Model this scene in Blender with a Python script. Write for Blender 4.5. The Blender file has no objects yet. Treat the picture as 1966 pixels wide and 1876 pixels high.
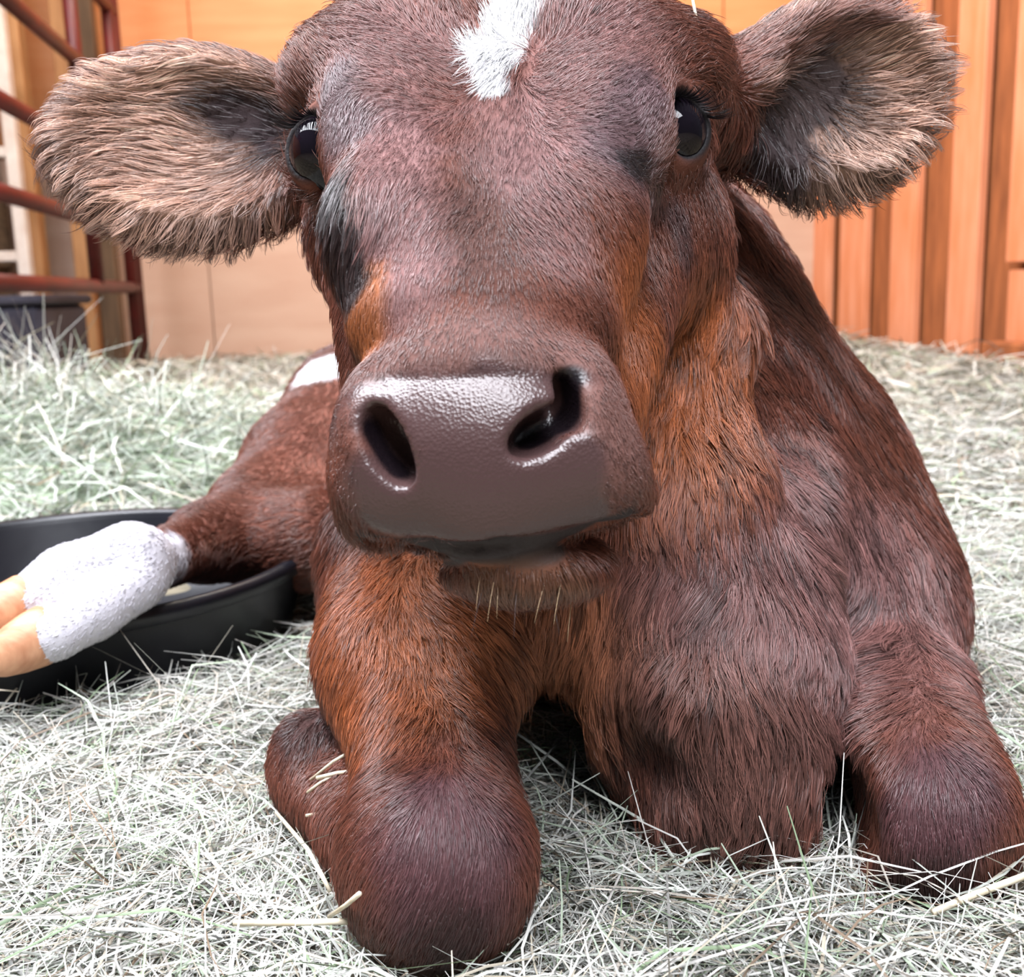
import bpy, math, random
import numpy as np
from mathutils import Matrix, Vector
from mathutils.bvhtree import BVHTree

scene = bpy.context.scene
COL = scene.collection
RNG = np.random.default_rng(7)
random.seed(7)

# ------------------------------------------------------------------ camera
W, H, FPX = 1966.0, 1876.0, 2050.0
CAM_H, PITCH, ROLL = 0.25, math.radians(10.5), math.radians(-1.72)
cam_data = bpy.data.cameras.new('camera')
cam_data.sensor_width = 36.0
cam_data.sensor_fit = 'HORIZONTAL'
cam_data.lens = 36.0 * FPX / W
cam_data.clip_start = 0.01
cam_data.dof.use_dof = True
cam_data.dof.focus_distance = 0.42
cam_data.dof.aperture_fstop = 15.0
cam = bpy.data.objects.new('camera', cam_data)
COL.objects.link(cam)
CM = (Matrix.Translation((0, 0, CAM_H)) @ Matrix.Rotation(math.pi / 2 - PITCH, 4, 'X') @ Matrix.Rotation(ROLL, 4, 'Z'))
cam.matrix_world = CM
scene.camera = cam
CMn = np.array(CM)[:3, :3]
CO = np.array([0, 0, CAM_H])


def P(px, py, d):
    """world point that lies at depth d along the photograph's view through (px, py)"""
    v = np.array([(px - W / 2) / FPX * d, (H / 2 - py) / FPX * d, -d])
    return CO + CMn @ v


def R(px, d):
    return px * d / FPX


# ------------------------------------------------------------------ world, light, exposure
world = bpy.data.worlds.new('sky')
scene.world = world
world.use_nodes = True
wn = world.node_tree.nodes
wn['Background'].inputs[0].default_value = (0.80, 0.90, 1.0, 1)
wn['Background'].inputs[1].default_value = 0.13


def area(name, loc, target, sx, sy, power, col):
    d = bpy.data.lights.new(name, 'AREA')
    d.shape = 'RECTANGLE'
    d.size, d.size_y, d.energy, d.color = sx, sy, power, col
    o = bpy.data.objects.new(name, d)
    COL.objects.link(o)
    o.location = loc
    o.rotation_euler = (Vector(target) - Vector(loc)).to_track_quat('-Z', 'Y').to_euler()
    return o


area('skylight_daylight', (-0.45, 0.08, 2.25), (0.0, 0.50, 0.1), 4.0, 0.85, 240.0, (0.91, 0.93, 1.0))
area('warm_wall_light', (0.0, 2.6, 2.6), (0.0, 3.6, 0.6), 1.6, 0.8, 75.0, (1.0, 0.87, 0.74))  # unseen warm area light aimed at the back wall, no fixture built

scene.view_settings.view_transform = 'Standard'
scene.view_settings.look = 'None'
scene.view_settings.gamma = 1.0
scene.view_settings.use_curve_mapping = False
scene.view_settings.exposure = 0.28
scene.cycles.max_bounces = 2
scene.cycles.diffuse_bounces = 1
scene.cycles.glossy_bounces = 2
scene.cycles.transmission_bounces = 1
scene.cycles.transparent_max_bounces = 2
scene.cycles.caustics_reflective = False
scene.cycles.caustics_refractive = False
scene.cycles.use_adaptive_sampling = True
scene.cycles.adaptive_threshold = 0.15
try:
    scene.cycles_curves.shape = 'RIBBONS'
except Exception:
    pass


# ------------------------------------------------------------------ helpers
def srgb(r, g, b):
    f = lambda c: (c / 255 / 12.92) if c / 255 <= 0.04045 else (((c / 255) + 0.055) / 1.055) ** 2.4
    return np.array([f(r), f(g), f(b)])


def new_mat(name):
    m = bpy.data.materials.new(name)
    m.use_nodes = True
    nt = m.node_tree
    return m, nt, nt.nodes['Principled BSDF']


def plain(name, col, rough=0.6, noise=None, bump=0.0, metallic=0.0, stretch=(1, 1, 1), col2=None, spec=0.5):
    """procedural material: two colours mixed by stretched noise, optional bump"""
    m, nt, b = new_mat(name)
    b.inputs['Roughness'].default_value = rough
    b.inputs['Metallic'].default_value = metallic
    b.inputs['Specular IOR Level'].default_value = spec
    c1 = tuple(col) + (1,)
    if noise is None:
        b.inputs['Base Color'].default_value = c1
        return m
    tc = nt.nodes.new('ShaderNodeTexCoord')
    mp = nt.nodes.new('ShaderNodeMapping')
    mp.inputs['Scale'].default_value = stretch
    n = nt.nodes.new('ShaderNodeTexNoise')
    n.inputs['Scale'].default_value = noise
    n.inputs['Detail'].default_value = 6
    mx = nt.nodes.new('ShaderNodeMix')
    mx.data_type = 'RGBA'
    mx.inputs[6].default_value = c1
    mx.inputs[7].default_value = tuple(col2 if col2 is not None else np.array(col) * 0.6) + (1,)
    rm = nt.nodes.new('ShaderNodeMapRange')
    rm.inputs[1].default_value, rm.inputs[2].default_value = 0.35, 0.68
    L = nt.links.new
    L(tc.outputs['Object'], mp.inputs[0])
    L(mp.outputs[0], n.inputs['Vector'])
    L(n.outputs[0], rm.inputs[0])
    L(rm.outputs[0], mx.inputs[0])
    L(mx.outputs[2], b.inputs['Base Color'])
    if bump:
        bp = nt.nodes.new('ShaderNodeBump')
        bp.inputs['Strength'].default_value = bump
        bp.inputs['Distance'].default_value = 0.004
        L(n.outputs[0], bp.inputs['Height'])
        L(bp.outputs[0], b.inputs['Normal'])
    return m


def mesh_np(name, verts, faces, mat=None, parent=None, smooth=True, cols=None, cname='Col'):
    """verts (n,3); faces: (m,k) int array (all faces with k corners) or list"""
    me = bpy.data.meshes.new(name)
    v = np.asarray(verts, dtype=np.float32)
    if isinstance(faces, np.ndarray):
        m, k = faces.shape
        me.vertices.add(len(v))
        me.vertices.foreach_set('co', v.ravel())
        me.loops.add(m * k)
        me.loops.foreach_set('vertex_index', faces.astype(np.int32).ravel())
        me.polygons.add(m)
        me.polygons.foreach_set('loop_start', np.arange(0, m * k, k, dtype=np.int32))
        me.polygons.foreach_set('loop_total', np.full(m, k, dtype=np.int32))
        me.update(calc_edges=True)
    else:
        me.from_pydata([tuple(x) for x in v], [], [tuple(f) for f in faces])
    if smooth:
        me.polygons.foreach_set('use_smooth', np.ones(len(me.polygons), dtype=bool))
    if cols is not None:
        a = me.attributes.new(cname, 'FLOAT_COLOR', 'POINT')
        c = np.ones((len(v), 4), dtype=np.float32)
        c[:, :3] = cols
        a.data.foreach_set('color', c.ravel())
    o = bpy.data.objects.new(name, me)
    COL.objects.link(o)
    if mat:
        me.materials.append(mat)
    if parent:
        o.parent = parent
    return o


class MB:
    """collects boxes, tubes and lathes into one mesh"""
    def __init__(s):
        s.v, s.f = [], []

    def box(s, c, size, rot=None, bev=0.0):
        hx, hy, hz = [q / 2 for q in size]
        pts = []
        b = min(bev, hx * .9, hy * .9, hz * .9)
        if b <= 0:
            pts = [(x, y, z) for z in (-hz, hz) for y in (-hy, hy) for x in (-hx, hx)]
            fs = [(0, 2, 3, 1), (4, 5, 7, 6), (0, 1, 5, 4), (2, 6, 7, 3), (0, 4, 6, 2), (1, 3, 7, 5)]
        else:  # chamfer of the long vertical edges and of the ends
            ring = [(-hx + b, -hy), (hx - b, -hy), (hx, -hy + b), (hx, hy - b), (hx - b, hy), (-hx + b, hy), (-hx, hy - b), (-hx, -hy + b)]
            k = lambda z, sc: [(x * (1 - sc / hx), y * (1 - sc / hy), z) for x, y in ring]
            pts = k(-hz, b) + k(-hz + b, 0) + k(hz - b, 0) + k(hz, b)
            fs = [tuple(range(7, -1, -1)), tuple(range(24, 32))]
            for q in range(3):
                for i in range(8):
                    j = (i + 1) % 8
                    fs.append((q * 8 + i, q * 8 + j, q * 8 + 8 + j, q * 8 + 8 + i))
        n = len(s.v)
        M = np.eye(3) if rot is None else np.array(rot)
        s.v += [tuple(np.array(c) + M @ np.array(p)) for p in pts]
        s.f += [tuple(n + i for i in f) for f in fs]
        return s

    def tube(s, pts, r, seg=12, cap=True):
        pts = [np.array(p, dtype=float) for p in pts]
        r = [r] * len(pts) if np.isscalar(r) else r
        n0 = len(s.v)
        up = None
        for i, p in enumerate(pts):
            t = pts[min(i + 1, len(pts) - 1)] - pts[max(i - 1, 0)]
            t = t / np.linalg.norm(t)
            if up is None:
                up = np.array([0, 0, 1.0]) if abs(t[2]) < .9 else np.array([1.0, 0, 0])
            a = np.cross(t, up); a /= np.linalg.norm(a)
            b = np.cross(t, a)
            up = -b
            for q in range(seg):
                an = 2 * math.pi * q / seg
                s.v.append(tuple(p + r[i] * (math.cos(an) * a + math.sin(an) * b)))
        for i in range(len(pts) - 1):
            for q in range(seg):
                w = (q + 1) % seg
                s.f.append((n0 + i * seg + q, n0 + (i + 1) * seg + q, n0 + (i + 1) * seg + w, n0 + i * seg + w))
        if cap:
            s.f.append(tuple(n0 + q for q in range(seg)))
            s.f.append(tuple(n0 + (len(pts) - 1) * seg + q for q in range(seg - 1, -1, -1)))
        return s

    def lathe(s, prof, c, seg=64):
        n0 = len(s.v)
        for (r, z) in prof:
            for q in range(seg):
                an = 2 * math.pi * q / seg
                s.v.append((c[0] + r * math.cos(an), c[1] + r * math.sin(an), c[2] + z))
        for i in range(len(prof) - 1):
            for q in range(seg):
                w = (q + 1) % seg
                s.f.append((n0 + i * seg + q, n0 + i * seg + w, n0 + (i + 1) * seg + w, n0 + (i + 1) * seg + q))
        return s

    def build(s, name, mat, parent=None, smooth=False):
        return mesh_np(name, s.v, s.f, mat, parent, smooth)


def tag(o, label=None, cat=None, group=None, kind=None):
    if label: o['label'] = label
    if cat: o['category'] = cat
    if group: o['group'] = group
    if kind: o['kind'] = kind
    return o


def empty(name, loc=(0, 0, 0)):
    o = bpy.data.objects.new(name, None)
    o.empty_display_size = 0.05
    COL.objects.link(o)
    o.location = loc
    return o


def noise3(p, freq, seed=0):
    """cheap smooth pseudo-noise from sines, -1..1"""
    r = np.random.default_rng(seed)
    out = np.zeros(len(p))
    for i in range(6):
        k = r.normal(size=3); k *= freq * (0.6 + 0.9 * r.random()) / np.linalg.norm(k)
        out += np.sin(p @ k + r.random() * 6.28)
    return out / 3.2


def to_px(p):
    q = (np.asarray(p) - CO) @ CMn
    return W / 2 + FPX * q[:, 0] / -q[:, 2], H / 2 - FPX * q[:, 1] / -q[:, 2], -q[:, 2]



# ------------------------------------------------------------------ setting: floor and walls
BACK_Y = 4.25
m_dirt = plain('packed_earth', srgb(150, 140, 125), 0.95, 9, 0.4, col2=srgb(110, 100, 88))
fl = MB().box((0, 1.6, -0.03), (6, 7.0, 0.05)).build('floor', m_dirt)
tag(fl, kind='structure')

m_ply_top = plain('orange_plywood', srgb(228, 152, 98), 0.55, 3.5, 0.05, stretch=(1, 1, 6), col2=srgb(220, 138, 82))  # upper panels more orange than the lower ones
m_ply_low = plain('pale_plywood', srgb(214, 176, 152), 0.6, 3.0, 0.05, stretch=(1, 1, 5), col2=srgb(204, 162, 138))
m_stud = plain('wall_framing', srgb(120, 90, 60), 0.8)
wb = MB().box((0.0, BACK_Y + 0.045, 1.2), (5.4, 0.05, 2.5)).build('wall_back', m_stud)
tag(wb, kind='structure')
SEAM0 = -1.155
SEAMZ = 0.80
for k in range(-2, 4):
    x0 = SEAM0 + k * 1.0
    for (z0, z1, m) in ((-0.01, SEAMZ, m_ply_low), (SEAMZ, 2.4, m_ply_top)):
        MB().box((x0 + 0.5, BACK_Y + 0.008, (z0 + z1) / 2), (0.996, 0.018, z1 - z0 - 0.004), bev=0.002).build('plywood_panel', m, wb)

# right-hand wall of alternating boards
m_bd_light = plain('light_orange_board', srgb(238, 160, 122), 0.6, 4.0, 0.15, stretch=(6, 6, 1), col2=srgb(224, 138, 92))
m_bd_dark = plain('brown_board', srgb(178, 106, 62), 0.75, 5.0, 0.25, stretch=(7, 7, 1), col2=srgb(138, 80, 46))  # darker brown for set-back boards, beam and left wall
WA, WB_ = np.array([1.215, 4.25]), np.array([1.43, 3.02])
wd = (WB_ - WA) / np.linalg.norm(WB_ - WA)
wnorm = np.array([-wd[1], wd[0]])
if wnorm[0] > 0: wnorm = -wnorm
ang = math.atan2(wd[1], wd[0])
ROTW = np.array(Matrix.Rotation(ang, 3, 'Z'))
mid = WA + wd * 1.5 - wnorm * 0.075
wr = MB().box((mid[0], mid[1], 1.2), (3.2, 0.02, 2.5), ROTW).build('wall_right', m_stud)
tag(wr, kind='structure')


def wall_t(px):
    """distance along the right-hand wall of the ray through pixel column px"""
    a, b = P(px, 500, 1.0), CO
    r = (a - b)[:2]
    A = np.array([[r[0], -wd[0]], [r[1], -wd[1]]])
    s = np.linalg.solve(A, WA - b[:2])
    return s[1]


edges = [(1548, 1596, 1), (1594, 1622, 0), (1619, 1667, 1), (1660, 1722, 0), (1716, 1764, 1), (1758, 1834, 0), (1828, 1882, 1), (1876, 1952, 0), (1947, 2030, 1)]
ts = [(wall_t(a), wall_t(b), f) for a, b, f in edges]
t_end = ts[-1][1]
k = 0
while t_end < 2.9:
    ts.append((t_end - 0.012, t_end + 0.17, 0)); ts.append((t_end + 0.16, t_end + 0.31, 1)); t_end += 0.31
for i, (t0, t1, front) in enumerate(ts):
    c = WA + wd * (t0 + t1) / 2 + wnorm * (0.0 if front else -0.035)
    zb = 0.0 if front else -0.01
    if front and i == 8:   # the near board is in two lengths
        MB().box((c[0], c[1], 0.12), (t1 - t0, 0.03, 0.29), ROTW, 0.003).build('board', m_bd_light, wr)
        MB().box((c[0] + wnorm[0] * .012, c[1] + wnorm[1] * .012, 1.35), (t1 - t0, 0.03, 2.13), ROTW, 0.003).build('board', m_bd_light, wr)
    else:
        MB().box((c[0], c[1], 1.2), (t1 - t0, 0.028 if front else 0.02, 2.4 + zb), ROTW, 0.003).build('board', m_bd_light if front else m_bd_dark, wr)
c = WA + wd * 1.75 + wnorm * 0.05
tag(MB().box((c[0], c[1], 0.025), (1.1, 0.06, 0.09), ROTW, 0.006).build('ground_beam', m_bd_dark),
    'brown wooden beam lying along the foot of the board wall', 'beam')

# left-hand wall beyond the gate
wl = MB().box((-2.75, 1.9, 1.2), (0.02, 4.7, 2.5)).build('wall_left', m_stud)
tag(wl, kind='structure')
bd = None
for k in range(19):
    if bd is None:
        bd = MB().box((0, 0, 0), (0.02, 0.236, 2.45), bev=0.004).build('board', m_bd_dark, wl)
        o = bd
    else:
        o = bd.copy(); COL.objects.link(o); o.parent = wl
    o.location = (-2.725, -0.28 + k * 0.24, 1.2)

# ------------------------------------------------------------------ the calf: one continuous surface from a smooth distance field
def axis_pts(lo, hi, f0, f1, fine, coarse):
    out = [lo]
    while out[-1] < hi:
        x = out[-1]
        if f0 <= x <= f1: s = fine
        else:
            dist = f0 - x if x < f0 else x - f1
            s = min(coarse, fine + dist * 0.08)
        out.append(x + s)
    return np.array(out, dtype=np.float32)


GX = axis_pts(-0.40, 0.30, -0.20, 0.20, 0.0017, 0.0045)
GY = axis_pts(0.285, 1.28, 0.30, 0.53, 0.0017, 0.007)
GZ = axis_pts(-0.05, 0.50, 0.14, 0.40, 0.0017, 0.0035)
FLD = np.full((len(GX), len(GY), len(GZ)), 0.2, dtype=np.float32)


def region(lo, hi):
    s = []
    for g, a, b in zip((GX, GY, GZ), lo, hi):
        s.append(slice(max(0, int(np.searchsorted(g, a)) - 1), int(np.searchsorted(g, b)) + 1))
    return tuple(s)


def coords(s):
    return GX[s[0]][:, None, None], GY[s[1]][None, :, None], GZ[s[2]][None, None, :]


def smin(a, b, k):
    if k <= 0: return np.minimum(a, b)
    h = np.clip(0.5 + 0.5 * (b - a) / k, 0, 1)
    return b + (a - b) * h - k * h * (1 - h)


def apply(s, d, k, mode):
    if mode == 'add': FLD[s] = smin(FLD[s], d, k)
    elif mode == 'sub': FLD[s] = -smin(-FLD[s], d, k)
    elif mode == 'int': FLD[s] = -smin(-FLD[s], -d, k)


def cone(a, ra, b, rb, k=0.02, mode='add'):
    a, b = np.asarray(a, float), np.asarray(b, float)
    pad = k + 0.02
    s = region(np.minimum(a - ra, b - rb) - pad, np.maximum(a + ra, b + rb) + pad)
    X, Y, Z = coords(s)
    ab = b - a
    t = np.clip(((X - a[0]) * ab[0] + (Y - a[1]) * ab[1] + (Z - a[2]) * ab[2]) / (ab @ ab), 0, 1)
    d = np.sqrt((X - a[0] - ab[0] * t) ** 2 + (Y - a[1] - ab[1] * t) ** 2 + (Z - a[2] - ab[2] * t) ** 2) - (ra + (rb - ra) * t)
    apply(s, d.astype(np.float32), k, mode)


def chain(pts, k=0.02, mode='add'):
    """pts: (px, py, depth, radius in metres)"""
    for (a, b) in zip(pts[:-1], pts[1:]):
        cone(P(*a[:3]), a[3], P(*b[:3]), b[3], k, mode)


def frame(u, v=None):
    """orthonormal axes with first along u, second near v"""
    u = np.asarray(u, float); u = u / np.linalg.norm(u)
    v = CMn[:, 1] if v is None else np.asarray(v, float)
    v = v - u * (u @ v); v /= np.linalg.norm(v)
    return np.stack([u, v, np.cross(u, v)])


CAMF = np.stack([CMn[:, 0], CMn[:, 1], -CMn[:, 2]])   # right, up, away from the viewer


def ell(c, r, F=None, k=0.02, mode='add'):
    c = np.asarray(c, float); r = np.asarray(r, float)
    F = CAMF if F is None else F
    m = float(r.max()) + k + 0.015
    s = region(c - m, c + m)
    X, Y, Z = coords(s)
    q = [(X - c[0]) * F[i][0] + (Y - c[1]) * F[i][1] + (Z - c[2]) * F[i][2] for i in range(3)]
    k0 = np.sqrt(sum((q[i] / r[i]) ** 2 for i in range(3)))
    k1 = np.sqrt(sum((q[i] / r[i] ** 2) ** 2 for i in range(3))) + 1e-9
    d = k0 * (k0 - 1) / k1
    apply(s, d.astype(np.float32), k, mode)


def camdir(x, y, z):
    """direction given as right, up, away"""
    return CAMF[0] * x + CAMF[1] * y + CAMF[2] * z


# --- trunk, neck, shoulders
chain([(1330, 1010, .70, .115), (1050, 880, .90, .135), (900, 830, 1.08, .125)], .03)
chain([(1080, 330, .56, .058), (1225, 570, .625, .068), (1360, 850, .66, .092)], .04)
ell(P(1490, 1080, .645), (.088, .108, .10), k=.045)
ell(P(1640, 1170, .60), (.052, .055, .06), k=.04)
ell(P(1330, 930, .60), (.075, .13, .09), k=.05)
ell(P(1000, 1010, .64), (.09, .10, .09), k=.05)
chain([(1240, 700, .545, .045), (1290, 1000, .530, .062), (1360, 1250, .508, .053), (1375, 1370, .492, .047), (1408, 1490, .478, .035)], .03)
chain([(1345, 470, .484, .005), (1380, 660, .505, .010), (1430, 880, .489, .007)], .034)
chain([(1475, 650, .520, .010), (1520, 780, .508, .019), (1560, 920, .482, .012)], .03, 'sub')
chain([(1390, 1240, .460, .006), (1340, 1310, .454, .0095), (1285, 1350, .453, .008)], .010)
ell(P(1235, 1440, .455), (.013, .022, .014), k=.022, mode='sub')
ell(P(1035, 1160, .545), (.056, .037, .055), k=.03)
# --- fore legs, folded under
chain([(960, 960, .63, .07), (800, 1080, .565, .044), (795, 1270, .505, .0385), (832, 1460, .445, .0315)], .03)
ell(P(838, 1650, .405), (.0375, .039, .037), k=.022)
chain([(850, 1690, .415, .026), (720, 1600, .455, .019), (600, 1500, .500, .018)], .015)
ell(P(592, 1445, .505), (.0165, .019, .018), k=.012)
chain([(1650, 1190, .60, .045), (1728, 1330, .525, .027), (1748, 1440, .475, .031)], .016)
ell(P(1772, 1562, .445), (.0375, .039, .037), k=.022)
chain([(1800, 1600, .455, .026), (1800, 1480, .56, .02)], .015)
ell(P(1572, 1500, .490), (.0155, .036, .075), k=.008, mode='sub')
# --- hind quarter and hind leg reaching out beside the pan
chain([(800, 800, 1.06, .11), (690, 800, 1.0, .062), (590, 900, .93, .050), (500, 985, .86, .034), (400, 1040, .78, .022), (305, 1075, .70, .019)], .03)
chain([(660, 960, .96, .05), (600, 1040, .80, .03), (500, 1040, .82, .03)], .03)
ell(P(268, 1085, .660), (.022, .024, .024), k=.015)
chain([(240, 1056, .655, .0160), (130, 1108, .632, .0168), (60, 1150, .618, .0155)], .012)
chain([(262, 1122, .645, .0165), (178, 1170, .620, .0172), (100, 1216, .600, .0165)], .006)
chain([(20, 1208, .598, .0042), (90, 1166, .604, .0040), (140, 1138, .608, .0030), (190, 1110, .613, .0015)], .004, 'sub')
# --- head
ell(P(968, 118, .528), (.078, .064, .078), k=.03)
cone(P(930, 640, .378), .033, P(957, 250, .464), .055, .03)
ell(P(965, 150, .480), (.078, .055, .045), k=.03)
chain([(800, 780, .405, .026), (775, 430, .485, .034), (800, 250, .53, .045)], .025)      # cheeks
chain([(1080, 780, .405, .028), (1195, 430, .485, .036), (1170, 250, .53, .045)], .025)
chain([(1000, 1060, .385, .018), (1010, 780, .47, .038), (1060, 520, .545, .055)], .025)  # lower jaw
chain([(775, 600, .374, .019), (765, 450, .391, .022), (757, 270, .424, .024), (735, 150, .452, .027)], .02)
chain([(1075, 600, .376, .019), (1090, 450, .395, .022), (1140, 270, .428, .026), (1200, 150, .455, .028)], .02)
# brow ridges
ell(P(640, 165, .476), (.0215, .0215, .026), k=.02)
ell(P(1312, 150, .476), (.021, .023, .026), k=.02)
# muzzle
ell(P(925, 770, .366), (.0405, .0295, .042), k=.009)
ell(P(905, 850, .352), (.036, .026, .030), k=.014)
ell(P(728, 822, .352), (.0140, .0190, .022), k=.012)
ell(P(1115, 800, .354), (.0150, .0210, .022), k=.012)
chain([(742, 935, .353, .0165), (930, 950, .349, .0185), (1150, 915, .353, .0165)], .014)
chain([(1120, 900, .355, .016), (1226, 952, .362, .0055)], .010)
chain([(745, 950, .353, .016), (722, 985, .357, .0105)], .010)
# chin
ell(P(1010, 1085, .372), (.0290, .0130, .026), k=.006)
# flat front of the nose
pn = camdir(0.02, -0.22, -1.0); pn /= np.linalg.norm(pn)
pc = P(915, 860, .3235)
s = region(pc - .07, pc + .07)
X, Y, Z = coords(s)
apply(s, (((X - pc[0]) * pn[0] + (Y - pc[1]) * pn[1] + (Z - pc[2]) * pn[2])).astype(np.float32), .012, 'int')

pn = camdir(0.0, 0.62, -0.80); pn /= np.linalg.norm(pn)
pc = P(915, 755, .3253)
s = region(pc - .06, pc + .06)
X, Y, Z = coords(s)
up_ = (X - pc[0]) * CAMF[1][0] + (Y - pc[1]) * CAMF[1][1] + (Z - pc[2]) * CAMF[1][2]
apply(s, ((X - pc[0]) * pn[0] + (Y - pc[1]) * pn[1] + (Z - pc[2]) * pn[2] - .9 * np.maximum(0, up_ - .006)).astype(np.float32), .024, 'int')

# --- eyes: lids around the balls
EYE = {}
for nm, c, ax in (('l', P(634, 298, .446), camdir(-.55, .05, -.83)), ('r', P(1280, 262, .449), camdir(.44, .04, -.90))):
    ax = ax / np.linalg.norm(ax)
    EYE[nm] = (c, ax)
    ell(c, (.0186, .0190, .0186), k=.010)
    F = frame(ax)
    ell(c + ax * .0185, (.0130, .0142, .0115), F, k=.003, mode='sub')

# hollows in front of the eyes
chain([(1165, 300, .420, .005), (1235, 322, .432, .006)], .012, 'sub')
chain([(652, 360, .436, .006), (660, 470, .436, .005)], .012, 'sub')
# --- ears: cupped leaves
def ear(base, tip, up, half, thick, face, cup=.012, k=.02):
    base, tip = np.asarray(base), np.asarray(tip)
    u = tip - base; L = np.linalg.norm(u) / 2; u /= 2 * L
    f = np.asarray(face, float); f -= u * (u @ f); f /= np.linalg.norm(f)
    v = np.cross(f, u)
    F = np.stack([u, v, f])
    c = (base + tip) / 2
    return c, L, F


def carve_ear(base, tip, face, half, thick, wall, shift, hollow):
    c, L, F = ear(base, tip, None, half, thick, face)
    ell(c, (L, half, thick), F, k=.010)
    # stalk to the head
    return c, L, F


EAR = {}
# left-hand ear
EL = carve_ear(P(645, 282, .505), P(108, 268, .500), camdir(-.20, .08, -1), .0445, .019, .005, .01, None)
cone(P(660, 260, .51), .026, P(520, 280, .503), .024, .015)
c, L, F = EL
ell(c + F[2] * .019 - F[0] * .002, (L * .93, .0395, .0225), F, k=.004, mode='sub')
ell(P(500, 232, .487), (.017, .011, .014), k=.006, mode='sub')
# right-hand ear
ER = carve_ear(P(1385, 245, .505), P(1800, 130, .492), camdir(.05, -.10, -1), .0440, .021, .005, .01, None)
cone(P(1310, 210, .51), .030, P(1450, 200, .505), .026, .015)
c, L, F = ER
ell(c + F[2] * .020 + F[0] * .012, (L * .80, .0365, .0235), F, k=.004, mode='sub')
ell(P(1530, 235, .482), (.016, .020, .015), np.stack([camdir(.55, .83, 0), camdir(-.83, .55, 0), camdir(0, 0, 1)]), k=.006, mode='sub')

# --- nostrils and mouth
def slot(p0, p1, d, across, deep, k=.003, tilt=(0, 0)):
    a, b = P(*p0, d), P(*p1, d)
    u = b - a; L = np.linalg.norm(u) / 2
    F = frame(u, camdir(tilt[0], tilt[1], 1))
    ell((a + b) / 2, (L, deep, across), F, k=k, mode='sub')


slot((693, 780), (782, 935), .331, .0062, .019, tilt=(.5, 0))
slot((978, 868), (1108, 790), .331, .0062, .020, tilt=(-.35, 0))
slot((1112, 830), (1088, 705), .336, .0038, .018, tilt=(-.5, 0))
chain([(700, 1030, .352, .0022), (830, 1052, .341, .0026), (960, 1052, .337, .0028), (1080, 1040, .341, .0026), (1225, 985, .356, .0022)], .003, 'sub')


# ------------------------------------------------------------------ surface nets
def surface_nets(Fv, gx, gy, gz):
    nx, ny, nz = Fv.shape
    S = Fv < 0
    cnt = np.zeros((nx - 1, ny - 1, nz - 1), dtype=np.int8)
    for i in (0, 1):
        for j in (0, 1):
            for k in (0, 1):
                cnt += S[i:nx - 1 + i, j:ny - 1 + j, k:nz - 1 + k]
    I, J, K = np.nonzero((cnt > 0) & (cnt < 8))
    idx = np.full(cnt.shape, -1, dtype=np.int32)
    idx[I, J, K] = np.arange(len(I))
    acc = np.zeros((len(I), 3)); num = np.zeros(len(I))
    for ax in range(3):
        for u in (0, 1):
            for w in (0, 1):
                o = [0, 0, 0]
                oth = [q for q in range(3) if q != ax]
                o[oth[0]], o[oth[1]] = u, w
                e = list(o); e[ax] = 1
                fa = Fv[I + o[0], J + o[1], K + o[2]]; fb = Fv[I + e[0], J + e[1], K + e[2]]
                m = (fa < 0) != (fb < 0)
                t = np.where(m, fa / np.where(m, fa - fb, 1), 0)
                pa = np.stack([gx[I + o[0]], gy[J + o[1]], gz[K + o[2]]], 1)
                pb = np.stack([gx[I + e[0]], gy[J + e[1]], gz[K + e[2]]], 1)
                acc += np.where(m[:, None], pa + (pb - pa) * t[:, None], 0)
                num += m
    V = acc / num[:, None]
    Q = []
    for ax in range(3):
        sl0 = [slice(None)] * 3; sl1 = [slice(None)] * 3
        sl0[ax] = slice(0, -1); sl1[ax] = slice(1, None)
        cr = S[tuple(sl0)] != S[tuple(sl1)]
        i, j, k = np.nonzero(cr)
        p = np.stack([i, j, k], 1)
        oth = [q for q in range(3) if q != ax]
        ok = (p[:, oth[0]] > 0) & (p[:, oth[1]] > 0) & (p[:, oth[0]] < Fv.shape[oth[0]] - 1) & (p[:, oth[1]] < Fv.shape[oth[1]] - 1)
        p = p[ok]
        ins = S[p[:, 0], p[:, 1], p[:, 2]]
        def cell(du, dv):
            q = p.copy(); q[:, oth[0]] += du; q[:, oth[1]] += dv
            return idx[q[:, 0], q[:, 1], q[:, 2]]
        quad = np.stack([cell(-1, -1), cell(0, -1), cell(0, 0), cell(-1, 0)], 1)
        flip = ins if ax != 1 else ~ins
        quad = np.where(flip[:, None], quad, quad[:, ::-1])
        Q.append(quad)
    return V, np.concatenate(Q)


BV, BQ = surface_nets(FLD, GX, GY, GZ)
del FLD
# light relaxation that keeps the form
def relax(V, Q, n, f):
    e = np.concatenate([Q[:, [0, 1]], Q[:, [1, 2]], Q[:, [2, 3]], Q[:, [3, 0]]])
    for _ in range(n):
        for g in (f, -f * 1.04):
            acc = np.zeros_like(V); c = np.zeros(len(V))
            for q in range(3):
                acc[:, q] = np.bincount(e[:, 0], V[e[:, 1], q], len(V)) + np.bincount(e[:, 1], V[e[:, 0], q], len(V))
            c = np.bincount(e.ravel(), minlength=len(V))
            V = V + g * (acc / c[:, None] - V)
    return V


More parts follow.
